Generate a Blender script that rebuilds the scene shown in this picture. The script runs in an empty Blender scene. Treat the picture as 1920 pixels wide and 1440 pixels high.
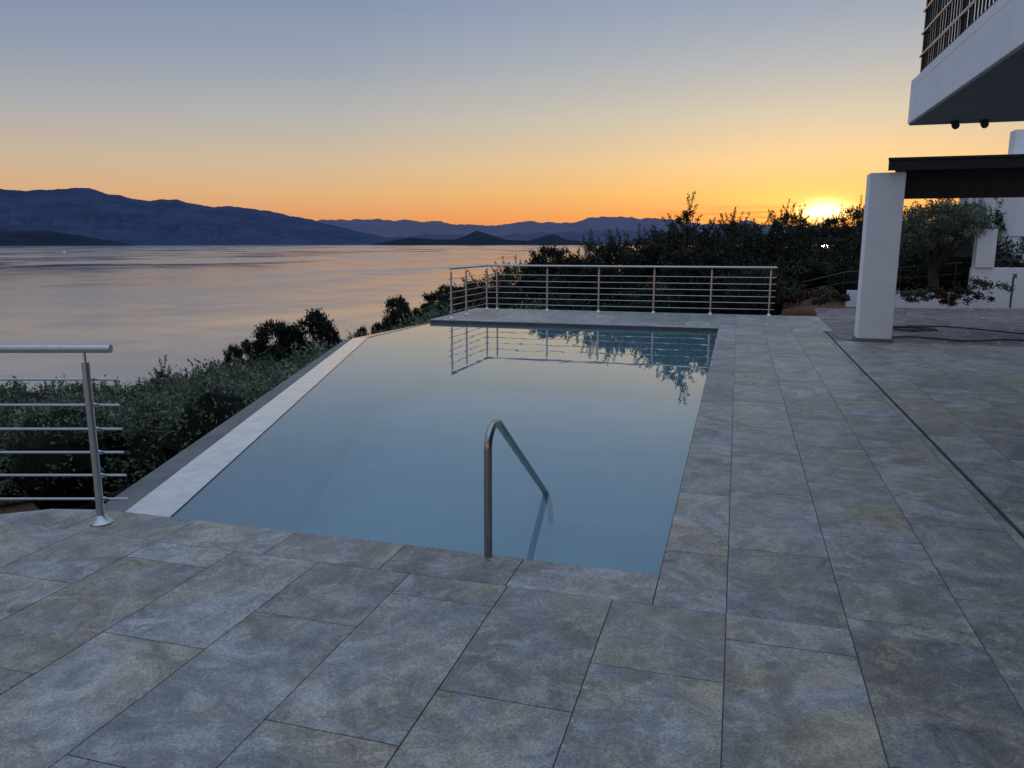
import bpy, math, random, bmesh
import numpy as np
from mathutils import Vector, noise
random.seed(7); rng=np.random.default_rng(11)
SEA=-36.0
def srgb(r,g,b,k=1.0):
    f=lambda c:(c/12.92 if c<=0.04045 else ((c+0.055)/1.055)**2.4)
    return (f(r/255)*k,f(g/255)*k,f(b/255)*k,1)
# ---------------------------------------------------------------- helpers
class MB:
    def __init__(s): s.v=[]; s.f=[]; s.m=[]
    def add(s,vs,fs,mi=0):
        o=len(s.v); s.v+= [tuple(v) for v in vs]; s.f+=[tuple(i+o for i in f) for f in fs]; s.m+=[mi]*len(fs)
    def box(s,x0,x1,y0,y1,z0,z1,mi=0):
        s.add([(x0,y0,z0),(x1,y0,z0),(x1,y1,z0),(x0,y1,z0),(x0,y0,z1),(x1,y0,z1),(x1,y1,z1),(x0,y1,z1)],
              [(3,2,1,0),(4,5,6,7),(0,1,5,4),(1,2,6,5),(2,3,7,6),(3,0,4,7)],mi)
    def prism(s,poly,z0,z1,mi=0,top=True,bottom=True):
        n=len(poly); vs=[(x,y,z0) for x,y in poly]+[(x,y,z1) for x,y in poly]
        fs=[(i,(i+1)%n,(i+1)%n+n,i+n) for i in range(n)]
        if top: fs.append(tuple(range(n,2*n)))
        if bottom: fs.append(tuple(range(n-1,-1,-1)))
        s.add(vs,fs,mi)
    def tube(s,path,rad,n=12,mi=0,cap=True):
        P=[Vector(p) for p in path]; R=rad if isinstance(rad,(list,tuple)) else [rad]*len(P)
        vs=[];fs=[]; up=None
        for i,p in enumerate(P):
            t=(P[min(i+1,len(P)-1)]-P[max(i-1,0)]).normalized()
            if up is None:
                up=Vector((0,0,1)) if abs(t.z)<.9 else Vector((1,0,0))
            a=t.cross(up).normalized(); b=a.cross(t).normalized(); up=b
            for k in range(n):
                an=2*math.pi*k/n; vs.append(p+(a*math.cos(an)+b*math.sin(an))*R[i])
        for i in range(len(P)-1):
            for k in range(n):
                fs.append((i*n+k,i*n+(k+1)%n,(i+1)*n+(k+1)%n,(i+1)*n+k))
        if cap:
            fs.append(tuple(range(n-1,-1,-1))); fs.append(tuple((len(P)-1)*n+k for k in range(n)))
        s.add(vs,fs,mi)
    def obj(s,name,mats,smooth=False,parent=None,bevel=0,loc=None):
        me=bpy.data.meshes.new(name); me.from_pydata(s.v,[],s.f); 
        for m in (mats if isinstance(mats,(list,tuple)) else [mats]): me.materials.append(m)
        me.polygons.foreach_set('material_index',s.m)
        if smooth: me.polygons.foreach_set('use_smooth',[True]*len(s.f))
        me.update()
        o=bpy.data.objects.new(name,me); bpy.context.collection.objects.link(o)
        if parent: o.parent=parent
        if loc: o.location=loc
        if bevel:
            b=o.modifiers.new('b','BEVEL'); b.width=bevel; b.segments=2; b.limit_method='ANGLE'
        if smooth:
            e=o.modifiers.new('es','EDGE_SPLIT'); e.split_angle=math.radians(40)
        return o
def empty(name,loc=(0,0,0)):
    o=bpy.data.objects.new(name,None); bpy.context.collection.objects.link(o); o.location=loc; return o
def mat(name):
    m=bpy.data.materials.new(name); m.use_nodes=True; nt=m.node_tree; nt.nodes.clear()
    out=nt.nodes.new('ShaderNodeOutputMaterial'); return m,nt,out
def N(nt,t,**k):
    n=nt.nodes.new(t)
    for a,b in k.items():
        if a=='inp':
            for i,v in b.items(): n.inputs[i].default_value=v
        else: setattr(n,a,b)
    return n
def L(nt,a,b): nt.links.new(a,b)
def ramp(nt,fac,stops,interp='LINEAR'):
    r=nt.nodes.new('ShaderNodeValToRGB'); r.color_ramp.interpolation=interp
    e=r.color_ramp.elements
    while len(e)<len(stops): e.new(0.5)
    for i,(p,c) in enumerate(stops): e[i].position=p; e[i].color=c if len(c)==4 else (*c,1)
    L(nt,fac,r.inputs[0]); return r.outputs[0]
def noise_n(nt,scale,detail=4,rough=.55,vec=None,dist=0):
    n=N(nt,'ShaderNodeTexNoise',inp={'Scale':scale,'Detail':detail,'Roughness':rough,'Distortion':dist})
    if vec: L(nt,vec,n.inputs['Vector'])
    return n.outputs['Fac']
def math_n(nt,op,a,b=None,c=None,clamp=False):
    n=nt.nodes.new('ShaderNodeMath'); n.operation=op; n.use_clamp=clamp
    for i,x in enumerate((a,b,c)):
        if x is None: continue
        if isinstance(x,(int,float)): n.inputs[i].default_value=x
        else: L(nt,x,n.inputs[i])
    return n.outputs[0]
def mix(nt,fac,a,b,mode='MIX'):
    n=nt.nodes.new('ShaderNodeMix'); n.data_type='RGBA'; n.blend_type=mode
    for s,x in ((n.inputs['Factor'],fac),(n.inputs[6],a),(n.inputs[7],b)):
        if isinstance(x,(int,float)): s.default_value=x
        elif isinstance(x,tuple): s.default_value=x if len(x)==4 else (*x,1)
        else: L(nt,x,s)
    return n.outputs[2]
def objvec(nt,scale=None):
    g=nt.nodes.new('ShaderNodeNewGeometry'); v=g.outputs['Position']
    if scale:
        m=N(nt,'ShaderNodeMapping'); m.inputs['Scale'].default_value=scale; L(nt,v,m.inputs['Vector']); v=m.outputs[0]
    return v
def simple(name,col,rough=.6,metal=0,nscale=0,namt=.2,bump=0,bscale=60,spec=.5):
    m,nt,out=mat(name); p=N(nt,'ShaderNodeBsdfPrincipled'); L(nt,p.outputs[0],out.inputs[0])
    p.inputs['Base Color'].default_value=(*col[:3],1); p.inputs['Roughness'].default_value=rough; p.inputs['Metallic'].default_value=metal
    p.inputs['Specular IOR Level'].default_value=spec
    if nscale:
        f=noise_n(nt,nscale,5,.6,objvec(nt))
        c=ramp(nt,f,[(.3,tuple(c*(1-namt) for c in col[:3])),(.7,tuple(min(1,c*(1+namt)) for c in col[:3]))])
        L(nt,c,p.inputs['Base Color'])
    if bump:
        b=N(nt,'ShaderNodeBump',inp={'Strength':bump,'Distance':.01}); L(nt,noise_n(nt,bscale,4,.6,objvec(nt)),b.inputs['Height']); L(nt,b.outputs[0],p.inputs['Normal'])
    return m
# ---------------------------------------------------------------- materials
def tile_mat():
    m,nt,out=mat('stone_tile'); p=N(nt,'ShaderNodeBsdfPrincipled'); L(nt,p.outputs[0],out.inputs[0])
    at=N(nt,'ShaderNodeAttribute',attribute_name='tint')
    pos=objvec(nt)
    off=N(nt,'ShaderNodeVectorMath',operation='SCALE'); L(nt,at.outputs['Color'],off.inputs[0]); off.inputs['Scale'].default_value=37
    av=N(nt,'ShaderNodeVectorMath',operation='ADD'); L(nt,pos,av.inputs[0]); L(nt,off.outputs[0],av.inputs[1])
    v=av.outputs[0]
    big=noise_n(nt,2.0,8,.74,v,1.4); mid=noise_n(nt,7,7,.80,v,.6); fine=noise_n(nt,90,2,.7,v)
    c1=ramp(nt,big,[(.34,(.125,.126,.120)),(.46,(.210,.212,.208)),(.54,(.265,.268,.268)),(.68,(.42,.425,.43))])
    c2=mix(nt,math_n(nt,'MULTIPLY',ramp(nt,mid,[(.50,(0,0,0)),(.62,(1,1,1))]),.60),c1,(.50,.49,.47))
    c2=mix(nt,math_n(nt,'MULTIPLY',ramp(nt,mid,[(.34,(1,1,1)),(.46,(0,0,0))]),.55),c2,(.115,.113,.106))
    c3=mix(nt,.65,c2,ramp(nt,fine,[(.3,(.45,.45,.45)),(.7,(1.55,1.55,1.55))]),'MULTIPLY')
    sep=N(nt,'ShaderNodeSeparateColor'); L(nt,at.outputs['Color'],sep.inputs[0])
    br=math_n(nt,'MULTIPLY_ADD',sep.outputs[0],.30,.86)
    cc=N(nt,'ShaderNodeCombineColor'); 
    for i in range(3): L(nt,br,cc.inputs[i])
    c4=mix(nt,1.0,c3,cc.outputs[0],'MULTIPLY')
    wf=math_n(nt,'MULTIPLY',ramp(nt,noise_n(nt,1.7,4,.65,v,.6),[(.42,(0,0,0)),(.58,(1,1,1))]),math_n(nt,'MULTIPLY_ADD',sep.outputs[1],.5,.5))
    warm=mix(nt,wf,c4,mix(nt,1.0,c4,(1.12,.98,.73),'MULTIPLY'))
    L(nt,warm,p.inputs['Base Color'])
    r=ramp(nt,mid,[(.3,(.32,.32,.32)),(.7,(.56,.56,.56))]); L(nt,r,p.inputs['Roughness'])
    b=N(nt,'ShaderNodeBump',inp={'Strength':.5,'Distance':.004}); 
    L(nt,math_n(nt,'ADD',math_n(nt,'MULTIPLY',fine,.6),mid),b.inputs['Height']); L(nt,b.outputs[0],p.inputs['Normal'])
    return m
M_tile=tile_mat()
M_conc=simple('concrete',(.16,.16,.155),.8,nscale=3,namt=.25,bump=.3)
M_waterline=simple('waterline_dark',(.06,.062,.065),.5,nscale=6,namt=.25)  # dark strip colour for the pool walls around water level
M_white=simple('white_render',(.80,.81,.82),.75,nscale=2.5,namt=.05,bump=.25,bscale=90)
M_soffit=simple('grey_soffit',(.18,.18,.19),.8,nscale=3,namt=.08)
M_steel=simple('stainless_steel',(.52,.52,.52),.22,1,nscale=30,namt=.08)
M_rail=simple('worn_steel',(.36,.35,.34),.20,1,nscale=20,namt=.1)
M_black=simple('black_metal',(.02,.02,.022),.45)
M_brown=simple('dark_wood',(.014,.013,.013),.6,nscale=5,namt=.3)
M_glass=simple('window_glass',(.02,.025,.03),.06)
M_rubber=simple('rubber_hose',(.02,.02,.02),.5)
M_lamp=simple('lamp_housing',(.06,.06,.065),.4)
def pool_in():
    m,nt,out=mat('pool_liner'); p=N(nt,'ShaderNodeBsdfPrincipled'); L(nt,p.outputs[0],out.inputs[0])
    c=ramp(nt,noise_n(nt,1.3,3,.5,objvec(nt)),[(.3,(.55,.70,.73)),(.7,(.66,.79,.80))])
    L(nt,c,p.inputs['Base Color']); p.inputs['Roughness'].default_value=.5; return m
M_pool=pool_in()
def pool_water():
    m,nt,out=mat('pool_water')
    tr=N(nt,'ShaderNodeBsdfTransparent'); tr.inputs[0].default_value=(.72,.88,.92,1)
    df=N(nt,'ShaderNodeBsdfDiffuse'); df.inputs[0].default_value=(.20,.33,.40,1)
    mt=N(nt,'ShaderNodeMixShader',inp={0:.34}); L(nt,tr.outputs[0],mt.inputs[1]); L(nt,df.outputs[0],mt.inputs[2])
    gl=N(nt,'ShaderNodeBsdfGlossy'); gl.inputs['Roughness'].default_value=.003; gl.inputs['Color'].default_value=(1,1,1,1)
    fr=N(nt,'ShaderNodeFresnel'); fr.inputs[0].default_value=1.52
    b=N(nt,'ShaderNodeBump',inp={'Strength':.06,'Distance':.02})
    h=noise_n(nt,2.2,2,.5,objvec(nt,(1,.6,1)),.5)
    g=N(nt,'ShaderNodeNewGeometry'); ds=N(nt,'ShaderNodeVectorMath',operation='DISTANCE'); L(nt,g.outputs['Position'],ds.inputs[0]); ds.inputs[1].default_value=(-1.62,4.35,-.07)
    d=ds.outputs['Value']
    rip=math_n(nt,'MULTIPLY',math_n(nt,'SINE',math_n(nt,'MULTIPLY',d,44)),math_n(nt,'EXPONENT',math_n(nt,'MULTIPLY',math_n(nt,'MULTIPLY',d,d),-6.0)))
    L(nt,math_n(nt,'MULTIPLY_ADD',rip,.22,h),b.inputs['Height'])
    L(nt,b.outputs[0],gl.inputs['Normal']); L(nt,b.outputs[0],fr.inputs['Normal'])
    f=math_n(nt,'MULTIPLY_ADD',fr.outputs[0],1.0,.05,clamp=True)
    mx=N(nt,'ShaderNodeMixShader'); L(nt,f,mx.inputs[0]); L(nt,mt.outputs[0],mx.inputs[1]); L(nt,gl.outputs[0],mx.inputs[2]); L(nt,mx.outputs[0],out.inputs[0])
    return m
M_pwater=pool_water()
def weir():
    m,nt,out=mat('wet_weir'); p=N(nt,'ShaderNodeBsdfPrincipled'); L(nt,p.outputs[0],out.inputs[0])
    c=ramp(nt,noise_n(nt,6,5,.6,objvec(nt)),[(.35,(.60,.585,.55)),(.6,(.74,.72,.67))]); L(nt,c,p.inputs['Base Color'])
    p.inputs['Roughness'].default_value=.10; p.inputs['IOR'].default_value=1.5
    b=N(nt,'ShaderNodeBump',inp={'Strength':.2,'Distance':.01}); L(nt,noise_n(nt,9,3,.5,objvec(nt,(1,.5,1)),1),b.inputs['Height']); L(nt,b.outputs[0],p.inputs['Normal'])
    return m
M_weir=weir()
def sea_mat():
    m,nt,out=mat('sea_water'); p=N(nt,'ShaderNodeBsdfPrincipled'); L(nt,p.outputs[0],out.inputs[0])
    p.inputs['Base Color'].default_value=(.12,.15,.19,1); p.inputs['IOR'].default_value=1.6
    st=noise_n(nt,1,4,.6,objvec(nt,(.0030,.0016,1)),.8)
    st2=noise_n(nt,1,3,.6,objvec(nt,(.012,.03,1)),.6)
    s=math_n(nt,'ADD',math_n(nt,'MULTIPLY',st,.75),math_n(nt,'MULTIPLY',st2,.25))
    L(nt,ramp(nt,s,[(.38,(.06,)*3),(.60,(.24,)*3)]),p.inputs['Roughness'])
    h1=noise_n(nt,1,4,.6,objvec(nt,(.10,.22,1)),.4)
    h2=noise_n(nt,1,3,.6,objvec(nt,(.8,1.4,1)))
    h=math_n(nt,'ADD',math_n(nt,'MULTIPLY',h1,.8),math_n(nt,'MULTIPLY',h2,.16))
    b=N(nt,'ShaderNodeBump',inp={'Strength':.5,'Distance':.6}); L(nt,h,b.inputs['Height'])
    L(nt,math_n(nt,'MULTIPLY_ADD',s,.50,-.08),b.inputs['Strength'])
    L(nt,b.outputs[0],p.inputs['Normal']); return m
M_sea=sea_mat()
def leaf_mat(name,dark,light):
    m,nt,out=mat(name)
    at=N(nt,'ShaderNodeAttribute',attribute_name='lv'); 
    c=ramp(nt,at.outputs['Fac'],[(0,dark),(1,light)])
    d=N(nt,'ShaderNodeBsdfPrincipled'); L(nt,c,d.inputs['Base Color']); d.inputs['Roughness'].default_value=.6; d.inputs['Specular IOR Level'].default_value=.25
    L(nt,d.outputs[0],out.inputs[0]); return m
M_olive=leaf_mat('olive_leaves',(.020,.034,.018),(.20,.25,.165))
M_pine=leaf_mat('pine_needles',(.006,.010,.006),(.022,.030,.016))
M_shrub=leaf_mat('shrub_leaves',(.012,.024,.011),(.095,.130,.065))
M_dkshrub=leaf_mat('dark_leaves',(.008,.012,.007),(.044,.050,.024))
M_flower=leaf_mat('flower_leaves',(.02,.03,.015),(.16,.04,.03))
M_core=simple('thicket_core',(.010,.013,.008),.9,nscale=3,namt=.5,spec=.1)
M_bark=simple('bark',(.05,.042,.034),.9,nscale=12,namt=.4,bump=.6,bscale=30,spec=.2)
def terr():
    m,nt,out=mat('soil'); p=N(nt,'ShaderNodeBsdfPrincipled'); L(nt,p.outputs[0],out.inputs[0])
    c=ramp(nt,noise_n(nt,.5,7,.65,objvec(nt)),[(.28,(.03,.035,.02)),(.38,(.11,.058,.036)),(.7,(.18,.095,.06))])
    L(nt,c,p.inputs['Base Color']); p.inputs['Roughness'].default_value=.95; p.inputs['Specular IOR Level'].default_value=.1
    b=N(nt,'ShaderNodeBump',inp={'Strength':.8,'Distance':.08}); L(nt,noise_n(nt,6,6,.7,objvec(nt)),b.inputs['Height']); L(nt,b.outputs[0],p.inputs['Normal']); return m
M_soil=terr()
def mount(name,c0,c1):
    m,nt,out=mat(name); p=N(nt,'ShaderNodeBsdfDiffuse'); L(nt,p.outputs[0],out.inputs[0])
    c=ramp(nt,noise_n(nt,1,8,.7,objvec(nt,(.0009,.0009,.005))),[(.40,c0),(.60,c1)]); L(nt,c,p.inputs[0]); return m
M_m1=mount('mountain_far',(.038,.058,.115),(.058,.082,.145)); M_m2=mount('mountain_hazy',(.115,.120,.19),(.135,.138,.205)); M_is=mount('island_scrub',(.020,.030,.050),(.030,.042,.062))  # distance haze is put into these bluish base colours
def crazy():
    m,nt,out=mat('crazy_paving'); p=N(nt,'ShaderNodeBsdfPrincipled'); L(nt,p.outputs[0],out.inputs[0])
    v=N(nt,'ShaderNodeTexVoronoi',feature='DISTANCE_TO_EDGE',inp={'Scale':2.6}); L(nt,objvec(nt),v.inputs['Vector'])
    w=N(nt,'ShaderNodeTexVoronoi',inp={'Scale':2.6}); L(nt,objvec(nt),w.inputs['Vector'])
    s=N(nt,'ShaderNodeSeparateColor'); L(nt,w.outputs['Color'],s.inputs[0])
    c=ramp(nt,s.outputs[0],[(0,(.09,.065,.057)),(.5,(.15,.11,.095)),(1,(.21,.17,.15))])
    c=mix(nt,ramp(nt,v.outputs[0],[(.02,(1,1,1)),(.05,(0,0,0))]),c,(.27,.25,.23))
    c=mix(nt,.6,c,ramp(nt,noise_n(nt,14,5,.7,objvec(nt)),[(.3,(.6,.6,.6)),(.7,(1.3,1.3,1.3))]),'MULTIPLY')
    L(nt,c,p.inputs['Base Color']); p.inputs['Roughness'].default_value=.6; return m
M_crazy=crazy()
# ---------------------------------------------------------------- deck tiles
def clip(poly,conv):
    out=list(poly); n=len(conv)
    for i in range(n):
        ax,ay=conv[i]; bx,by=conv[(i+1)%n]; inp=out; out=[]
        sd=lambda p:(bx-ax)*(p[1]-ay)-(by-ay)*(p[0]-ax)
        for j in range(len(inp)):
            P,Q=inp[j],inp[(j+1)%len(inp)]; a,b=sd(P),sd(Q)
            if a>=0: out.append(P)
            if (a>=0)!=(b>=0):
                t=a/(a-b); out.append((P[0]+(Q[0]-P[0])*t,P[1]+(Q[1]-P[1])*t))
        if not out: return []
    return out
tv=[];tf=[];tc=[]
G=.0024
def tile(poly):
    n=len(poly); A=0.5*sum(poly[i][0]*poly[(i+1)%n][1]-poly[(i+1)%n][0]*poly[i][1] for i in range(n))
    if abs(A)<.002: return
    o=len(tv); c=(random.random(),random.random(),random.random(),1); dz=random.uniform(-.0006,.0006)
    for x,y in poly: tv.append((x,y,dz))
    for x,y in poly: tv.append((x,y,-.011))
    tf.append(tuple(range(o,o+n))); tc.extend([c]*n)
    for i in range(n):
        tf.append((o+i+n,o+(i+1)%n+n,o+(i+1)%n,o+i)); tc.extend([c]*4)
def lay(region):
    xs=[p[0] for p in region]; ys=[p[1] for p in region]
    for k in range(int((min(xs)-.03)/.5)-2,int((max(xs)-.03)/.5)+2):
        x0=.03+.5*k; off=.03+.3333*(k%3)
        for j in range(int(min(ys))-3,int(max(ys))+3):
            y0=off+j; q=clip([(x0+G,y0+G),(x0+.5-G,y0+G),(x0+.5-G,y0+1-G),(x0+G,y0+1-G)],region)
            if q: tile(q)
RA=[(-10,-5),(1.585,-5),(1.585,3.25),(-4.28,3.25),(-10,1.59)]
RB=[(.03,3.25),(1.585,3.25),(1.585,15.06),(.03,15.06)]
RC=[(-6.2,15.40),(1.75,15.40),(1.75,18.1),(-6.2,18.1)]
RC2=[(.03,15.06),(1.75,15.06),(1.75,15.40),(.03,15.40)]
RD=[(1.615,-5),(13,-5),(13,13.6),(1.615,13.6)]
for r in (RA,RB,RC,RC2,RD): lay(r)
IN0=(-3.23,3.58); IN1=(-6.28,12.35); IN2=(-6.16,15.06)
pool_in_poly=[(-.29,3.58),(-.29,15.06),IN2,IN1,IN0]
tile([(-.29+G,3.25+G),(.03-G,3.25+G),(.03-G,3.9-G),(-.29+G,3.9-G)])
y=3.9
while y<15.06:
    y2=min(y+1.0,15.40); tile([(-.29+G,y+G),(.03-G,y+G),(.03-G,y2-G),(-.29+G,y2-G)]); y=y2
for a,b in ((-.98,-.29),(-1.64,-.98),(-2.3,-1.64),(-2.96,-2.3),(-3.6,-2.96)):
    tile([(a+G,3.25+G),(b-G,3.25+G),(b-G,3.58),(a+G,3.58)])
tile([(-4.28,3.25+G),(-3.6-G,3.25+G),(-3.6-G,3.58),(-3.95,3.50)])
x=-.29
while x>-6.2:
    x2=max(x-1.0,-6.2); tile([(x2+G,15.06),(x-G,15.06),(x-G,15.40-G),(x2+G,15.40-G)]); x=x2
me=bpy.data.meshes.new('stone_terrace'); me.from_pydata(tv,[],tf); me.materials.append(M_tile)
ca=me.color_attributes.new('tint','FLOAT_COLOR','CORNER'); ca.data.foreach_set('color',np.array(tc,dtype=np.float32).ravel())
to=bpy.data.objects.new('stone_terrace',me); bpy.context.collection.objects.link(to)
b=MB()
for r in (RA,RB,RD,[(-6.2,15.065),(1.75,15.065),(1.75,18.1),(-6.2,18.1)]):
    b.prism(r,-5,-.008)
b.prism([(-.286,3.25),(.03,3.25),(.03,15.06),(-.286,15.06)],-5,-.0085)
b.prism([(-4.28,3.25),(-.292,3.25),(-.292,3.578),(-3.9,3.50)],-5,-.0087)
b.obj('terrace_base',M_conc).parent=to
b=MB(); b.prism([(1.586,-5),(1.614,-5),(1.614,15.06),(1.586,15.06)],-.2,-.030); b.obj('drain_channel',M_black).parent=to
b=MB(); b.box(1.62,1.75,13.6,15.06,-.3,-.004); b.obj('paving_edge',M_conc).parent=to
b=MB(); b.add([(1.75,13.6,-.002),(16,13.6,-.002),(16,20.6,-.002),(10,22.6,-.002),(1.9,20.4,-.002),(1.75,18.1,-.002)],[(0,1,2,3,4,5)])
b.add([(1.75,13.6,-.002),(1.75,18.1,-.002),(1.9,20.4,-.002),(1.75,13.6,-1.6),(1.75,18.1,-1.6),(1.9,20.4,-1.6)],[(0,1,4,3),(1,2,5,4)])
b.obj('crazy_paving_path',M_crazy)
b=MB()
for (x,y) in [(-.03,3.17),(.95,3.9),(-1.9,2.6),(.4,6.2),(-.9,2.2),(2.3,6.5),(1.2,9.5),(-2.6,2.9),(.7,4.7),(3.1,9.8),(2.7,11.9),(.9,12.4),(-3.3,2.2)]:
    a=random.uniform(0,6.28); s=random.uniform(.006,.013); ca_,sa=math.cos(a)*s,math.sin(a)*s
    b.add([(x-ca_,y-sa,.002),(x+sa*.4,y-ca_*.4,.004),(x+ca_,y+sa,.007),(x-sa*.4,y+ca_*.4,.005)],[(0,1,2,3)])
b.obj('leaf_litter',simple('dry_leaf',(.42,.38,.30),.8))
# ---------------------------------------------------------------- pool
pool=empty('infinity_pool')
b=MB(); D=-1.45
n=len(pool_in_poly)
b.add([(x,y,D) for x,y in pool_in_poly],[tuple(range(n))])
for i in range(n):
    (x0,y0),(x1,y1)=pool_in_poly[i],pool_in_poly[(i+1)%n]
    zt=-.085 if i in (2,3) else -.012
    b.add([(x0,y0,D),(x1,y1,D),(x1,y1,zt),(x0,y0,zt)],[(0,1,2,3)])
for i in range(4):
    b.box(-1.9,-.292,3.582,3.582+.34*(4-i)-.001*i,D,-.32-.28*i)
b.obj('basin',M_pool,parent=pool)
b=MB(); b.tube([(-1.35,6.3,D+.002),(-1.35,6.3,D+.02)],[.14,.13],24); b.obj('floor_drain',M_conc,parent=pool)
b=MB()
b.add([(-.2925,3.58,-.011),(-.2925,15.06,-.011),(-.2925,15.06,-.10),(-.2925,3.58,-.10)],[(0,1,2,3)])
b.add([(-.29,15.057,-.011),(-6.16,15.057,-.011),(-6.16,15.057,-.10),(-.29,15.057,-.10)],[(0,1,2,3)])
b.add([(-.29,3.5825,-.011),(-3.2,3.5825,-.011),(-3.2,3.5825,-.10),(-.29,3.5825,-.10)],[(0,1,2,3)])
b.obj('waterline_band',M_waterline,parent=pool)
WZ=-.07
b=MB(); b.add([(-.2935,3.5835,WZ),(-.2935,15.056,WZ),(-6.16,15.056,WZ),(*IN1,WZ),(-3.231,3.5835,WZ)],[(0,1,2,3,4)])
b.obj('water',M_pwater,parent=pool)
inn=[(-3.23,3.575),IN1,IN2]
out1=[(-3.60,3.575),(-6.56,12.30),(-6.28,15.06)]
out2=[(-3.88,3.56),(-6.74,12.30),(-6.44,15.06)]
b=MB()
for i in range(2):
    b.add([(*inn[i],-.064),(*inn[i+1],-.064),(*out1[i+1],-.086),(*out1[i],-.086)],[(0,1,2,3)])
b.obj('weir_edge',M_weir,parent=pool)
b=MB()
for i in range(2):
    b.add([(*out1[i],-.087),(*out1[i+1],-.087),(*out1[i+1],-.13),(*out1[i],-.13)],[(0,1,2,3)])
    b.add([(*out1[i],-.13),(*out1[i+1],-.13),(*out2[i+1],-.13),(*out2[i],-.13)],[(0,1,2,3)])
    b.add([(*out2[i],-.13),(*out2[i+1],-.13),(*out2[i+1],-5),(*out2[i],-5)],[(0,1,2,3)])
b.add([(*inn[0],-.064),(*out1[0],-.087),(*out2[0],-.13),(*out2[0],-5),(*inn[0],-5)],[(0,1,2,3,4)])
b.add([(*inn[2],-.064),(*out1[2],-.087),(*out2[2],-.13),(*out2[2],-5),(*inn[2],-5)],[(4,3,2,1,0)])
b.obj('outer_wall',M_conc,parent=pool)
b=MB(); X=-1.165
path=[(X,3.56,-.05),(X,3.56,.35),(X,3.565,.54)]
c=Vector((X,3.685,.575)); 
for k in range(0,13):
    an=math.pi-(math.pi-math.radians(52))*k/12
    path.append((X,c.y+.12*math.cos(an),c.z+.105*math.sin(an)))
e=path[-1]; path+= [(X,e[1]+(4.80-e[1])*t,e[2]+(-.05-e[2])*t) for t in (.33,.66,1.0)]
path+=[(X,4.93,-.18),(X,4.97,-.4),(X,4.97,-.9),(X,4.97,-1.44)]
b.tube(path,.0215,18)
b.obj('pool_handrail',M_rail,smooth=True)
# ---------------------------------------------------------------- railings
def railing(name,posts,ext0=.1,ext1=.1,h=1.02,postr=.0215):
    b=MB()
    hs=[.134,.277,.414,.552,.692,.84]
    P=[Vector((*p,0)) for p in posts]
    for p in P:
        b.tube([p+Vector((0,0,.0)),p+Vector((0,0,h-.075))],postr,16)
        b.tube([p+Vector((0,0,h-.08)),p+Vector((0,0,h-.01))],.008,8)
        b.tube([p+Vector((0,0,.001)),p+Vector((0,0,.006)),p+Vector((0,0,.022)),p+Vector((0,0,.05))],[.062,.062,.045,.025],20)
    for i in range(len(P)-1):
        d=(P[i+1]-P[i]).normalized(); a=P[i]-d*(ext0 if i==0 else 0); c=P[i+1]+d*(ext1 if i==len(P)-2 else 0)
        nrm=Vector((d.y,-d.x,0))*(-(postr+.012))
        b.tube([a+Vector((0,0,h)),c+Vector((0,0,h))],.0235,16)
        for z in hs:
            b.tube([a+nrm+Vector((0,0,z)),c+nrm+Vector((0,0,z))],.0075,8)
            for q in (P[i],P[i+1]) :
                b.tube([q+Vector((0,0,z)),q+nrm+Vector((0,0,z))],.0095,8)
                b.tube([q+nrm-d*.022+Vector((0,0,z)),q+nrm+d*.022+Vector((0,0,z))],.0125,8)
    return b.obj(name,M_steel,smooth=True)
p0=Vector((-3.47,3.39)); dl=Vector((-.96,-.28)).normalized()
railing('steel_railing',[tuple(p0+dl*(1.3*(4-i))) for i in range(5)],.1,.15)
railing('steel_railing',[(-5.84,15.41),(-5.83,16.33),(-5.82,17.8),(-5.56,17.8),(-4.31,17.8),(-3.08,17.82),(-1.81,17.86),(-.54,17.9),(.72,17.95)],.06,.12,h=1.06)
# ---------------------------------------------------------------- house
house=empty('white_house')
b=MB(); b.box(5.2,13,-5,10.62,0,3.0); b.box(5.2,13,-5,10.62,3.42,6.6); b.obj('walls',M_white,parent=house)
b=MB(); b.box(1.9,13,-5,10.7,3.02,3.42); 
b.box(1.9,13,10.5,10.7,3.42,3.52); b.box(1.9,2.08,-5,10.5,3.42,3.52); b.obj('balcony_slab',M_white,parent=house,bevel=.008)
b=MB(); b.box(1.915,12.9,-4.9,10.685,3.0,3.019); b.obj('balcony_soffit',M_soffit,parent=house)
b=MB(); b.box(1.7,13.3,-5.3,10.9,6.6,6.9); b.obj('roof_slab',M_white,parent=house)
b=MB()
for y0 in (-3.5,.2,3.9,7.2):
    for z0 in (.05,3.55):
        b.box(5.15,5.19,y0,y0+2.6,z0,z0+2.3,0); 
        b.box(5.12,5.149,y0-.06,y0,z0,z0+2.36,1); b.box(5.12,5.149,y0+2.6,y0+2.66,z0,z0+2.36,1); b.box(5.12,5.149,y0+1.27,y0+1.33,z0,z0+2.3,1); b.box(5.12,5.149,y0,y0+2.6,z0+2.3,z0+2.36,1)
b.obj('sliding_doors',[M_glass,M_black],parent=house)
b=MB(); H0=3.52
yy=-4.9
while yy<10.55:
    b.box(1.985,2.003,yy,yy+.018,H0,H0+.96); yy+=.115
xx=2.1
while xx<5.15:
    b.box(xx,xx+.018,10.59,10.608,H0,H0+.96); xx+=.115
b.box(1.975,2.015,-4.9,10.61,H0+.96,H0+.99); b.box(2.015,5.2,10.58,10.62,H0+.96,H0+.99); b.box(1.98,2.01,-4.9,10.58,H0+.06,H0+.09)
for yy in (10.59,8.9,7.2,5.5,3.8,2.1,.4,-1.3): b.box(1.97,2.02,yy-.03,yy+.02,H0,H0+.96)
b.obj('balcony_bars',M_black,parent=house)
b=MB()
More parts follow.
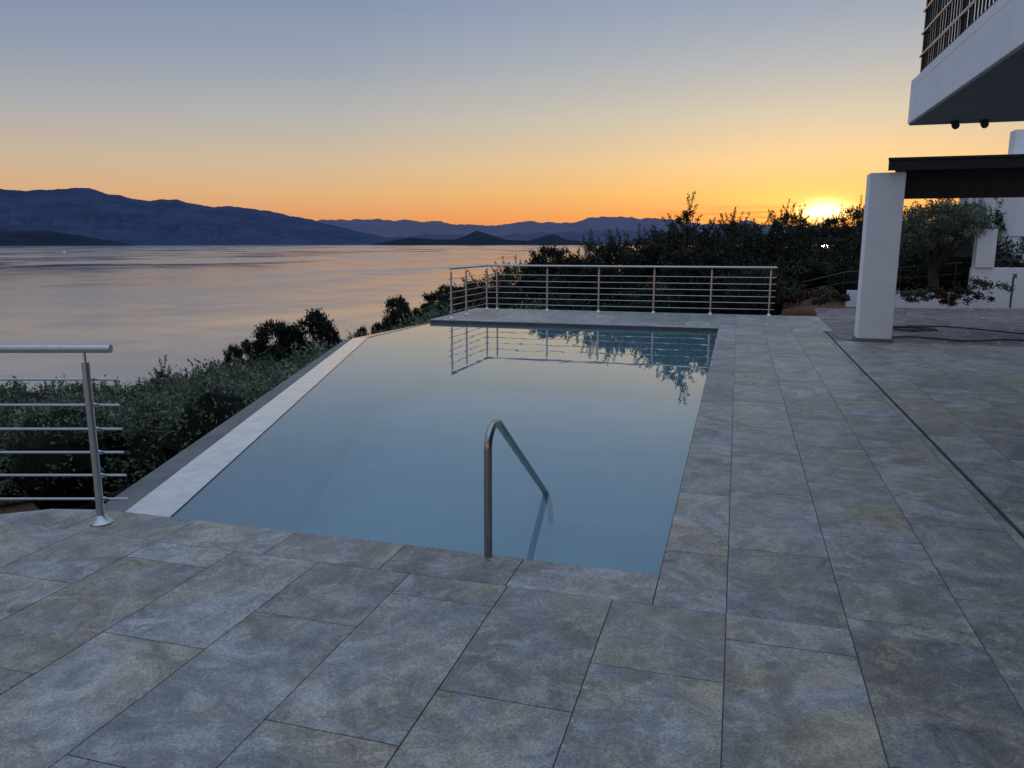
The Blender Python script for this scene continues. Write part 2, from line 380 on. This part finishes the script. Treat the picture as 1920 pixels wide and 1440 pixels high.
b.tube([(2.0,-4.9,H0+1.03),(2.0,10.6,H0+1.03)],.022,12); b.tube([(2.0,10.6,H0+1.03),(5.2,10.6,H0+1.03)],.022,12)
for z in (.25,.5,.75): b.tube([(1.955,-4.9,H0+z),(1.955,10.6,H0+z)],.014,8)
b.obj('balcony_handrail',M_steel,parent=house,smooth=True)
b=MB()
for xx in (2.36,2.66):
    b.tube([(xx,10.45,3.0),(xx,10.45,2.975),(xx,10.45,2.96)],[.05,.05,.03],16); b.tube([(xx,10.45,2.962),(xx,10.42,2.95),(xx,10.39,2.94)],[.03,.042,.042],12)
b.obj('soffit_spotlights',M_lamp,parent=house,smooth=True)
perg=empty('pergola')
b=MB(); b.box(1.95,2.47,13.62,13.98,.05,2.69); b.obj('pillar',M_white,parent=perg,bevel=.012)
b=MB(); b.box(1.93,2.49,13.60,14.0,0,.05); b.obj('pillar_plinth',M_conc,parent=perg)
b=MB(); b.box(8.2,8.7,13.62,13.98,0,2.69); b.box(8.2,8.7,16.4,16.8,0,2.69); b.obj('rear_pillars',M_white,parent=perg,bevel=.012)
b=MB(); b.box(2.19,9,13.5,13.56,2.71,2.855); b.prism([(2.17,13.48),(9.02,13.48),(9.02,17.0),(2.95,17.0)],2.86,2.90); b.box(2.50,9,14.0,14.10,2.30,2.858)
b.box(2.96,9,16.9,16.98,2.5,2.858)
xx=3.0
while xx<9: b.box(xx,xx+.06,13.561,16.899,2.74,2.857); xx+=.45
b.obj('dark_roof_frame',M_brown,parent=perg)
nb=empty('neighbour_house')
b=MB(); b.box(8.6,16,29,36,0,4.1); b.add([(8.3,28.8,4.1),(16.3,28.8,4.1),(16.3,36.2,4.1),(8.3,36.2,4.1),(12,32.5,5.6)],[(0,1,4),(1,2,4),(2,3,4),(3,0,4),(3,2,1,0)]); b.box(8.9,9.5,31,31.6,4.0,5.4)
b.obj('walls_and_roof',M_white,parent=nb)
gw=empty('garden_wall')
b=MB(); b.box(6.0,12,23.2,23.42,-.3,.95); b.box(6.05,6.5,23.15,23.5,.95,1.95)
b.prism([(3.0,23.4),(5.995,23.2),(5.995,23.35),(3.0,23.55)],-.4,.28)
b.obj('white_wall',M_white,parent=gw,bevel=.01)
b=MB()
for z in (1.15,1.35,1.55,1.75): b.tube([(6.55,23.3,z),(12,23.3,z)],.012,8)
for xx in (7.5,8.7,9.9,11.1): b.tube([(xx,23.3,.9),(xx,23.3,1.8)],.02,8)
b.obj('wall_railing',M_black,parent=gw)
b=MB(); b.tube([(1.0,24.5,0.2),(3.0,24.3,.75),(6,24.2,1.05)],.02,8); b.tube([(1.0,24.5,.0),(3.0,24.3,.45),(6,24.2,.75)],.012,8)
for xx,z in ((1.1,.25),(3,.75),(4.5,.9),(5.9,1.05)): b.tube([(xx,24.4,-1),(xx,24.35,z)],.02,8)
b.obj('ramp_railing',M_black,parent=gw)
b=MB(); b.tube([(6.6,21.9,0),(6.6,21.9,.75),(6.6,21.86,.8),(6.6,21.74,.8),(6.6,21.72,.74)],.022,10); b.tube([(6.54,21.82,.83),(6.66,21.82,.83)],.012,8); b.obj('garden_tap',M_lamp,smooth=True)
b=MB(); pts=[]
for k in range(140):
    t=k/139; an=t*2*math.pi*3.2
    if t<.7: pts.append((3.15+.42*math.cos(an)*(1-.2*t)+.1*math.sin(2*an),15.6+.35*math.sin(an)+.5*t,.014+.012*t))
x_,y_,z_=pts[-1]
for k in range(1,40):
    t=k/39; pts.append((x_+t*4.0,y_+(15.0-y_)*t+.35*math.sin(t*9),.014))
b.tube(pts,.012,8); pts=[(2.55+t*.12,14.25+.18*math.sin(t*.5)+t*.003,.014) for t in range(0,60)]; b.tube(pts,.012,8)
b.obj('garden_hose',M_rubber,smooth=True)
# ---------------------------------------------------------------- terrain
TA=[-180,-70,-50,-44,-41,-38,-34,-30,-26.5,-23,-20,-17.5,-15,-13.5,-11,-7,-3.6,-1.3,2.6,5.3,8,12,17,30,70,180]
TT=[-.16,-.16,-.158,-.155,-.152,-.146,-.143,-.134,-.117,-.097,-.078,-.060,-.045,-.030,-.014,-.006,.008,.018,.028,.03,.036,.044,.048,.05,.03,-.10]
def top(az): return float(np.interp(az,TA,TT))
def tz(x,y):
    r=math.hypot(x,y); az=math.degrees(math.atan2(x,y)); t=top(az)
    w=min(1,max(0,(az+16)/16)) if az<90 else min(1,max(0,(150-az)/40))
    left=-1.3+t*r if t<0 else -1.3
    if r<12: left=-2.1
    else: left=max(left,-2.1-(r-12)*.33)
    R1=46
    if r>R1: left-= (r-R1)*.30
    right=-.25 if az>4 else -.25-1.0*min(1,(4-az)/8)
    if r>150: right-=(r-150)*.2
    z=left*(1-w)+right*w
    z+=noise.noise(Vector((x*.12,y*.12,0)))*.35
    if r<14 and az>-16: z=min(z,-1.5)
    if x>-7.5 and x<1.7 and y<19: z=min(z,-2.0)
    if abs(az)>90: z=min(z,-1.5)
    if x>1.6 and y<22.6: z=min(z,-.12 if y>13 else -.6)
    return max(z,SEA-3)
tm=MB(); nr=90; na=240
rs=[2+ (600-2)*((i/(nr-1))**2.4) for i in range(nr)]
vs=[]
for r in rs:
    for k in range(na):
        an=2*math.pi*k/na; x=r*math.sin(an); y=r*math.cos(an); vs.append((x,y,tz(x,y)))
fs=[(i*na+(k+1)%na,(i+1)*na+(k+1)%na,(i+1)*na+k,i*na+k) for i in range(nr-1) for k in range(na)]
tm.add(vs,fs); tm.obj('hillside_ground',M_soil)
b=MB(); S=70000; b.add([(-S,-S,SEA),(S,-S,SEA),(S,S,SEA),(-S,S,SEA)],[(0,1,2,3)]); b.obj('sea',M_sea)
def ridge(name,prof,R,W,m,amp,seed):
    az=[p[0] for p in prof]; sl=[p[1] for p in prof]
    n=int((az[-1]-az[0])*9); rows=14; vs=[];fs=[]
    for j in range(rows+3):
        f=min(1,j/rows); 
        for i in range(n+1):
            a=az[0]+(az[-1]-az[0])*i/n; s=float(np.interp(a,az,sl))
            s+=amp*(noise.fractal(Vector((a*.9,seed,0)),1,2,5))*min(1,max(0,s/.01))
            zc=max(1.6+s*R,SEA-2)
            d=R-W*(1-f)*(1+.15*noise.noise(Vector((a*.5,seed+3,0)))) if j<=rows else R+W*.5*(j-rows)
            z=SEA-5+(zc-SEA+5)*(f**1.15)
            if 0<j<rows: z+= (zc-SEA)*.14*noise.fractal(Vector((a*1.0,f*3+seed,seed)),1,2,4)*math.sin(f*math.pi)
            if j>rows: z=zc-(zc-SEA+5)*(j-rows)/2
            vs.append((d*math.sin(math.radians(a)),d*math.cos(math.radians(a)),z))
    for j in range(rows+2):
        for i in range(n): fs.append((j*(n+1)+i,j*(n+1)+i+1,(j+1)*(n+1)+i+1,(j+1)*(n+1)+i))
    b=MB(); b.add(vs,fs); b.obj(name,m).data.polygons.foreach_set('use_smooth',[True]*len(fs))
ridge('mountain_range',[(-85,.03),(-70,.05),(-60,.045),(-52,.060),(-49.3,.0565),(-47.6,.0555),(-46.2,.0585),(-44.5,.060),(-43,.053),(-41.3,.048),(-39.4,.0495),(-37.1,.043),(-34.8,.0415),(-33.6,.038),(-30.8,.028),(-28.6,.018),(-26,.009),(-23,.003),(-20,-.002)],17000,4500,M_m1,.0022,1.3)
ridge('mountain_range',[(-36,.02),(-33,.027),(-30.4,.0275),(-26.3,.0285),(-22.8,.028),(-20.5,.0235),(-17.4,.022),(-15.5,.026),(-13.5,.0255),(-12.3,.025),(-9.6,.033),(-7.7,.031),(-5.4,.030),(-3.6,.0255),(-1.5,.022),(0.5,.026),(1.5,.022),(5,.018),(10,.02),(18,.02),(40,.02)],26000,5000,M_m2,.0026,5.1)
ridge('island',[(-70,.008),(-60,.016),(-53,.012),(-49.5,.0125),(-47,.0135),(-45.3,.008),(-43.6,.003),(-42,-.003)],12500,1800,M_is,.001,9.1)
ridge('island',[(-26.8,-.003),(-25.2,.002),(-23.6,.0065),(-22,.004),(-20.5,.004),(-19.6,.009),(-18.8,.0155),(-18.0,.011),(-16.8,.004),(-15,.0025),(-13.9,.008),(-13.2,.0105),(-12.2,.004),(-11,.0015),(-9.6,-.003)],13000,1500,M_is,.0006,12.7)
ridge('mountain_range',[(-29,-.002),(-26,.006),(-22,.011),(-18,.009),(-14,.013),(-10,.016),(-6,.014),(-2,.012),(4,.010),(12,.010),(30,.012)],20000,3500,mount('mountain_mid',(.070,.082,.140),(.088,.100,.160)),.003,21.7)  # base colour carries painted haze for the middle ridge
b=MB(); bx,by=3500*math.sin(math.radians(-46.2)),3500*math.cos(math.radians(-46.2))
b.add([(bx-9,by,SEA+2.4),(bx+11,by,SEA+3.2),(bx-8,by-2.5,SEA-.5),(bx+8,by-2.5,SEA-.5),(bx-9,by+4,SEA+2.4),(bx+8,by+4,SEA-.5),(bx-8,by+4,SEA-.5)],[(0,1,3,2),(4,1,0),(4,6,5,1),(2,3,5,6),(0,2,6,4),(1,5,3)])
b.box(bx-5,bx+2,by-1,by+2,SEA+2.2,SEA+5); b.tube([(bx,by,SEA+2),(bx,by,SEA+20)],.35,6); b.obj('sailing_boat',M_white)
# ---------------------------------------------------------------- foliage
def leaves(crowns):
    C=[];U=[];V=[];A=[]
    for (c,r,n,size) in crowns:
        c=np.array(c);r=np.array(r); nc=max(7,int(n/70))
        d=rng.normal(size=(nc,3)); d/=np.linalg.norm(d,axis=1)[:,None]; d[:,2]=np.where(d[:,2]<-.5,-d[:,2],d[:,2])
        rad=rng.uniform(.45,1.0,nc)**.6*rng.uniform(.8,1.15,nc)
        cc=d*rad[:,None]*r
        sh=rng.uniform(0,1,nc); tree_sh=rng.uniform(-.15,.15)
        idx=rng.integers(0,nc,n)
        p=c+cc[idx]+rng.normal(size=(n,3))*(r*.125)
        u=rng.normal(size=(n,3))*.8+d[idx]*.9+np.array([0,0,.35]); u/=np.linalg.norm(u,axis=1)[:,None]
        w=np.cross(u,rng.normal(size=(n,3))); w/=np.linalg.norm(w,axis=1)[:,None]
        s=size*rng.uniform(.6,1.4,n)[:,None]
        C.append(p);U.append(u*s*.5);V.append(w*s*.19)
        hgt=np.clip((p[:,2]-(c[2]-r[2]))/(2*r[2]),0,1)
        A.append(np.clip(.45*hgt**1.5+.32*sh[idx]+rng.uniform(0,.25,n)+tree_sh,0,1))  # top light painted into leaf tone by height; clump tone is random
    return C,U,V,A
def shoots(c,r,k,size,ln=(.3,.8)):
    C=[];U=[];V=[];A=[];st=[]
    for i in range(k):
        d=rng.normal(size=3); d[2]=abs(d[2])+.5; d/=np.linalg.norm(d)
        p0=np.array(c)+d*np.array(r)*.8; l=rng.uniform(*ln)+.2*max(r); e=d+np.array([0,0,.7])+rng.normal(size=3)*.25; e/=np.linalg.norm(e)
        n=int(l/size*9)+6; t=rng.uniform(0,1,n)
        p=p0+e*l*t[:,None]+rng.normal(size=(n,3))*size*(.35*(1-t)+.08)[:,None]
        u=rng.normal(size=(n,3))*.6+e*.8; u/=np.linalg.norm(u,axis=1)[:,None]
        w=np.cross(u,rng.normal(size=(n,3))); w/=np.linalg.norm(w,axis=1)[:,None]
        s=size*rng.uniform(.6,1.1,n)[:,None]
        C.append(p+u*s*.5);U.append(u*s*.5);V.append(w*s*.17);A.append(rng.uniform(.2,.8,n)); st.append((p0-d*.3*np.array(r),p0+e*l))
    return C,U,V,A,st
def leafmesh(name,C,U,V,A,m):
    C=np.concatenate(C);U=np.concatenate(U);V=np.concatenate(V);A=np.concatenate(A); n=len(C)
    vs=np.stack([C-U,C+V,C+U,C-V],axis=1).reshape(-1,3).astype(np.float32)
    me=bpy.data.meshes.new(name); me.vertices.add(4*n); me.vertices.foreach_set('co',vs.ravel())
    me.loops.add(4*n); me.loops.foreach_set('vertex_index',np.arange(4*n,dtype=np.int32))
    me.polygons.add(n); me.polygons.foreach_set('loop_start',np.arange(0,4*n,4,dtype=np.int32)); me.polygons.foreach_set('loop_total',np.full(n,4,dtype=np.int32))
    at=me.attributes.new('lv','FLOAT','FACE'); at.data.foreach_set('value',A.astype(np.float32))
    me.materials.append(m); me.update(calc_edges=True); return me
def link(me,name,parent=None):
    o=bpy.data.objects.new(name,me); bpy.context.collection.objects.link(o); o.parent=parent; return o
def cores(name,cl,m,parent=None):
    bm=bmesh.new()
    for c,r in cl:
        q=bmesh.ops.create_icosphere(bm,subdivisions=2,radius=1)
        for v in q['verts']:
            k=1+.35*noise.noise(v.co*2.2+Vector(c)); v.co=Vector((c[0]+v.co.x*r[0]*k,c[1]+v.co.y*r[1]*k,c[2]+v.co.z*r[2]*k))
    me=bpy.data.meshes.new(name); bm.to_mesh(me); bm.free(); me.materials.append(m); return link(me,name,parent)
def make_tree(kind,h,seed):
    random.seed(seed)
    b=MB(); crowns=[]
    if kind=='olive':
        k=6; th=h*.32; m=M_olive; ls=.085
        b.tube([(0,0,-.6),(.02*h,0,.1*h),(-.03*h,.02*h,th)],[.06*h,.045*h,.035*h],10)
        for i in range(k):
            an=i*2*math.pi/k+random.uniform(-.4,.4); rr=random.uniform(.16,.30)*h; zz=random.uniform(.5,.8)*h
            b.tube([(-.03*h,.02*h,th*.95),(rr*.45*math.cos(an),rr*.45*math.sin(an),(th+zz)*.5),(rr*math.cos(an),rr*math.sin(an),zz)],[.025*h,.016*h,.006*h],7)
            crowns.append(((rr*math.cos(an),rr*math.sin(an),zz),(.19*h,.19*h,.17*h),1300,ls))
        crowns.append(((0,0,.78*h),(.22*h,.22*h,.17*h),1600,ls)); ns=22
    elif kind=='dark':
        k=7; m=M_dkshrub; ls=.10
        b.tube([(0,0,-.8),(.02*h,0,.2*h),(0,0,.6*h)],[.04*h,.03*h,.015*h],8)
        for i in range(k):
            an=i*2*math.pi/k+random.uniform(-.4,.4); rr=random.uniform(.14,.28)*h; zz=random.uniform(.4,.82)*h
            b.tube([(0,0,zz*.55),(rr*.5*math.cos(an),rr*.5*math.sin(an),zz*.8),(rr*math.cos(an),rr*math.sin(an),zz)],[.016*h,.01*h,.004*h],6)
            crowns.append(((rr*math.cos(an),rr*math.sin(an),zz),(.17*h,.17*h,.16*h),900,ls))
        crowns.append(((0,0,.80*h),(.2*h,.2*h,.17*h),1100,ls)); ns=30
    elif kind=='pine':
        k=8; th=h*.45; m=M_pine; ls=.17
        b.tube([(0,0,-.8),(.02*h,0,.3*h),(.0,.02*h,.7*h)],[.030*h,.025*h,.015*h],9)
        for i in range(k):
            an=i*2*math.pi/k+random.uniform(-.4,.4); rr=random.uniform(.2,.34)*h; zz=random.uniform(.5,.8)*h
            b.tube([(0,.01*h,th),(rr*.5*math.cos(an),rr*.5*math.sin(an),(th+zz)*.5),(rr*math.cos(an),rr*math.sin(an),zz)],[.016*h,.010*h,.005*h],6)
            crowns.append(((rr*math.cos(an),rr*math.sin(an),zz),(.17*h,.17*h,.13*h),1500,ls))
        crowns.append(((0,0,.84*h),(.26*h,.26*h,.15*h),2600,ls)); ns=0
    else:
        k=9; m=M_dkshrub; ls=.10
        b.tube([(0,0,-.8),(.03*h,0,.25*h),(0,0,.5*h),(.02*h,0,.85*h)],[.03*h,.022*h,.015*h,.005*h],8)
        for i in range(k):
            an=i*2.4+random.uniform(-.4,.4); rr=random.uniform(.10,.24)*h; zz=random.uniform(.4,.88)*h
            b.tube([(0,0,zz*.6),(rr*.5*math.cos(an),rr*.5*math.sin(an),zz*.85),(rr*math.cos(an),rr*math.sin(an),zz)],[.010*h,.006*h,.003*h],6)
            crowns.append(((rr*math.cos(an),rr*math.sin(an),zz),(.11*h,.11*h,.11*h),330,ls))
        crowns.append(((0,0,.45*h),(.2*h,.2*h,.2*h),1500,ls)); ns=22
    C,U,V,A=leaves(crowns)
    if ns:
        for c,r,n,s in crowns:
            c2,u2,v2,a2,st=shoots(c,r,max(2,ns//4),ls*.85,(.10*h/3,.45*h/3))
            C+=c2;U+=u2;V+=v2;A+=a2
            for p,q in st: b.tube([tuple(p),tuple(q)],[.008,.003],4,cap=False)
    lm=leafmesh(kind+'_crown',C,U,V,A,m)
    tm_=bpy.data.meshes.new(kind+'_trunk'); tm_.from_pydata(b.v,[],b.f); tm_.materials.append(M_bark)
    return tm_,lm
protos={}
for kd,h in (('olive',3.2),('pine',5.0),('wispy',4.0),('dark',3.6)):
    protos[kd]=[make_tree(kd,h,s)+(h,) for s in (1,2,3)]
random.seed(21)
cnt=0
def tree(kind,az,r,ztop,name,zb=None,wide=1.0):
    global cnt; cnt+=1
    x=r*math.sin(math.radians(az)); y=r*math.cos(math.radians(az))
    if zb is None: zb=tz(x,y)
    t_,l_,h=protos[kind][cnt%3]; s=max(.3,(ztop-zb)/h)
    e=empty(name,(x,y,zb)); e.scale=(s*wide,s*wide,s); e.rotation_euler=(0,0,random.uniform(0,6.28))
    link(t_,'trunk',e); link(l_,'crown',e)
for az,r,sl,wd in ((-33.6,52,.096,.70),(-32.6,60,.106,.5),(-30.7,53,.086,.68),(-29.9,60,.102,.45),(-24.7,54,.068,.52),(-24.0,60,.080,.3),(-22.0,40,.062,.65),(-20.8,38,.054,.85),(-19.6,35,.052,.85),(-36.4,58,.124,.35),(-27.4,60,.106,.3)):
    tree('pine',az,r,1.6-sl*r,'pine_tree',wide=wd)
tree('wispy',-41.5,22,1.6-.148*22,'olive_tree')
for az,r,s,k in ((-18.3,30,-.043,'dark'),(-16.4,27,-.036,'dark'),(-15,30,-.024,'dark'),(-13.5,26,-.004,'pine'),(-12.2,25,-.015,'dark'),(-11.2,26,.004,'wispy'),(-9.9,25,.002,'dark'),(-8.6,24,.007,'wispy'),(-7.2,25,.009,'dark'),
                 (-6.0,24,.015,'wispy'),(-4.6,24,.018,'dark'),(-3.7,22.5,.046,'wispy'),(-2.9,24,.024,'dark'),(-1.4,24,.034,'wispy'),(-.3,27,.026,'dark'),(1.0,28,.020,'olive'),(2.5,27,.044,'wispy'),(3.7,30,.033,'dark'),
                 (4.6,36,.025,'dark'),(6.3,38,.030,'dark'),(7.6,36,.043,'dark'),(9.0,38,.036,'dark'),(10.5,36,.04,'dark'),(14.4,34,.048,'olive'),(16.5,32,.05,'dark'),(18.5,32,.05,'dark')):
    tree(k,az,r,1.6+s*r,'pine_tree' if k=='pine' else ('olive_tree' if k=='olive' else 'broadleaf_tree'),wide=.7 if k=='pine' else 1.05)
tree('olive',12.4,24.6,1.6+.050*24.6,'olive_tree',zb=-.1,wide=1.25)
def thicket(name,pts,m,ls0):
    cr=[];co=[]
    for x,y,r,zc,rx,rz in pts:
        n=int(np.clip(56000/(r),1100,3600)); ls=ls0*max(1,r/16)**.65
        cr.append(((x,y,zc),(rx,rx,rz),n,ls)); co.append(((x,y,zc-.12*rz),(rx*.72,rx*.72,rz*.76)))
    C,U,V,A=leaves(cr)
    for c,r,n,ls in cr:
        c2,u2,v2,a2,_=shoots(c,r,9,ls*.85,(.0,.18)); C+=c2;U+=u2;V+=v2;A+=a2
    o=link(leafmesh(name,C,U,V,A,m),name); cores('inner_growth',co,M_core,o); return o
def ok(x,y):
    if y<=3.6: 
        return x<-4.3 and (y-(3.43+(x+3.66)*.29))>2.6
    if x>-8.9 and y<19.6 and x<2:
        d=((-3.88-x)*.947-(y-3.56)*.320) if y<12.3 else (-6.7-x)
        return d>1.8
    return True
A1=[]
for i in range(5200):
    az=random.uniform(-62,-11); r=math.sqrt(random.uniform(8.5**2,50**2))
    x=r*math.sin(math.radians(az)); y=r*math.cos(math.radians(az))
    if not ok(x,y): continue
    if az<-38 and r<16: continue
    rx=random.uniform(1.1,1.8)*(1+.004*r)
    if any((x-p[0])**2+(y-p[1])**2<((rx+p[4])*.70)**2 for p in A1): continue
    g=tz(x,y); h=(1.6+top(az)*r)-g-.05+random.uniform(-1.0,.1)+(rx-1.5)*.3
    if az>-16: h-=.3
    h=max(.9,h)
    A1.append((x,y,r,g+h*.54,rx,h*.5))
near=[p for i,p in enumerate(A1) if i%4 and p[2]<38]; other=[p for i,p in enumerate(A1) if not(i%4 and p[2]<38)]
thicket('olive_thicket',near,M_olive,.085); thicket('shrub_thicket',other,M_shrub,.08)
B1=[]
for i in range(3000):
    az=random.uniform(-16,24); r=random.uniform(21,52)
    x=r*math.sin(math.radians(az)); y=r*math.cos(math.radians(az))
    if az>2 and r<26.0: continue
    if x>1.9 and y<25: continue
    if any((x-p[0])**2+(y-p[1])**2<2.1**2 for p in B1): continue
    g=tz(x,y); h=(1.6+(top(az)-.027)*r)-g+random.uniform(-.8,.0); h=max(1.0,h)
    B1.append((x,y,r,g+h*.5,random.uniform(1.0,1.5),h*.52))
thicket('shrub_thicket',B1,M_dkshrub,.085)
for i,(az,r,h,m) in enumerate(((3.6,20.6,.45,M_shrub),(4.6,20.9,.4,M_flower),(5.6,21.1,.45,M_shrub),(6.6,21.2,.4,M_dkshrub),(10.3,21.6,.55,M_dkshrub),(11.4,21.9,.45,M_shrub),(12.4,22.2,.5,M_dkshrub),(13.3,22.2,.4,M_flower),(14.2,22.5,.5,M_dkshrub),(15.2,22.7,.7,M_dkshrub))):
    x=r*math.sin(math.radians(az)); y=r*math.cos(math.radians(az))
    C,U,V,A=leaves([((x,y,h*.45),(h*.85,h*.7,h*.55),700,.08)]); link(leafmesh('garden_bush',C,U,V,A,m),'garden_bush')
# ---------------------------------------------------------------- world, sun, camera
SAZ=5.5; SEL=2.1
w=bpy.data.worlds.new('World'); bpy.context.scene.world=w; w.use_nodes=True; nt=w.node_tree; nt.nodes.clear()
out=nt.nodes.new('ShaderNodeOutputWorld'); bg=nt.nodes.new('ShaderNodeBackground'); L(nt,bg.outputs[0],out.inputs[0])
tc_=nt.nodes.new('ShaderNodeTexCoord'); sp=nt.nodes.new('ShaderNodeSeparateXYZ'); L(nt,tc_.outputs['Generated'],sp.inputs[0])
z=sp.outputs[2]
zz=math_n(nt,'MAXIMUM',z,0.0)
zr=math_n(nt,'POWER',zz,.5)
def st(lst): return [(math.sqrt(a),c) for a,c in lst]
UP=[(.42,srgb(126,149,184)),(.58,srgb(150,174,210)),(.8,srgb(182,201,232)),(1,srgb(202,219,246))]  # unseen upper sky, made brighter to light the terrace
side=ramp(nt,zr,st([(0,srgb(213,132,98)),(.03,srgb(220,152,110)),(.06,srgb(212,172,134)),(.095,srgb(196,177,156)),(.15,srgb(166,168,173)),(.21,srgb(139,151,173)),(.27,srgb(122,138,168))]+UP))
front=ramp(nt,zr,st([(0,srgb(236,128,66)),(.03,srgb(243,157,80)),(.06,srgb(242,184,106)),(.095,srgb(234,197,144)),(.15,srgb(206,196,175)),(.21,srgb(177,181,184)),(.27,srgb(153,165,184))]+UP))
sv=Vector((math.sin(math.radians(SAZ))*math.cos(math.radians(SEL)),math.cos(math.radians(SAZ))*math.cos(math.radians(SEL)),math.sin(math.radians(SEL))))
dp=N(nt,'ShaderNodeVectorMath',operation='DOT_PRODUCT'); L(nt,tc_.outputs['Generated'],dp.inputs[0]); dp.inputs[1].default_value=sv
cosang=dp.outputs['Value']
f=ramp(nt,cosang,[(.5,(0,0,0)),(.82,(.34,.34,.34)),(1,(1,1,1))])
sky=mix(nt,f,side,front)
dz=math_n(nt,'SUBTRACT',z,sv.z)
d1=math_n(nt,'MULTIPLY',math_n(nt,'SUBTRACT',1,cosang),2)
dzz=math_n(nt,'MULTIPLY',dz,dz)
def dd(k): return math_n(nt,'ADD',d1,math_n(nt,'MULTIPLY',dzz,k))
d2=dd(3.0); d3=dd(14.0)
def gauss(k,s,d=None): return math_n(nt,'MULTIPLY',math_n(nt,'EXPONENT',math_n(nt,'MULTIPLY',d or d2,-k)),s)
def addc(base,fac,col):
    cc=N(nt,'ShaderNodeVectorMath',operation='SCALE'); cc.inputs[0].default_value=col; L(nt,fac,cc.inputs['Scale'])
    ad=N(nt,'ShaderNodeVectorMath',operation='ADD'); L(nt,base,ad.inputs[0]); L(nt,cc.outputs[0],ad.inputs[1]); return ad.outputs[0]
sky=addc(sky,gauss(22,.22),(1,.55,.10)); sky=addc(sky,gauss(120,.45,d3),(1,.50,.06)); sky=addc(sky,gauss(900,1.6,d3),(1,.66,.22)); sky=addc(sky,gauss(2600,3.0),(1,.78,.40))
mp=N(nt,'ShaderNodeMapping'); mp.inputs['Scale'].default_value=(3.2,3.2,60); L(nt,tc_.outputs['Generated'],mp.inputs[0])
cn=noise_n(nt,2.2,6,.6,mp.outputs[0],.4)
band=ramp(nt,z,[(.012,(0,0,0)),(.024,(1,1,1)),(.034,(1,1,1)),(.052,(0,0,0))])
cm=math_n(nt,'MULTIPLY',math_n(nt,'MULTIPLY',ramp(nt,cn,[(.46,(0,0,0)),(.58,(1,1,1))]),band),gauss(25,1.0))
sky=mix(nt,math_n(nt,'MULTIPLY',cm,.75),sky,srgb(225,112,60))
ns=N(nt,'ShaderNodeTexSky',sky_type='NISHITA'); ns.sun_disc=False; ns.sun_elevation=math.radians(SEL); ns.sun_rotation=math.radians(SAZ)
sky=mix(nt,.004,sky,ns.outputs[0],'ADD')
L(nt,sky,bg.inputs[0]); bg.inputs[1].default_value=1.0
sl=bpy.data.lights.new('sun','SUN'); sl.energy=.35; sl.angle=math.radians(.6); sl.color=(1,.55,.25)
so=bpy.data.objects.new('sun',sl); bpy.context.collection.objects.link(so); so.rotation_euler=sv.to_track_quat('Z','Y').to_euler()
cam=bpy.data.cameras.new('camera'); cam.sensor_width=36; cam.lens=36*1435/1920; cam.clip_end=200000; cam.clip_start=.05
co=bpy.data.objects.new('camera',cam); bpy.context.collection.objects.link(co); co.location=(0,0,1.6)
co.rotation_euler=(math.radians(90-10.46),0,math.radians(16.24)); bpy.context.scene.camera=co
s=bpy.context.scene; s.view_settings.view_transform='Standard'; s.view_settings.look='None'; s.view_settings.exposure=0
print('shrubs',len(A1),len(B1),'faces',sum(len(o.data.polygons) for o in bpy.data.objects if o.type=='MESH'))
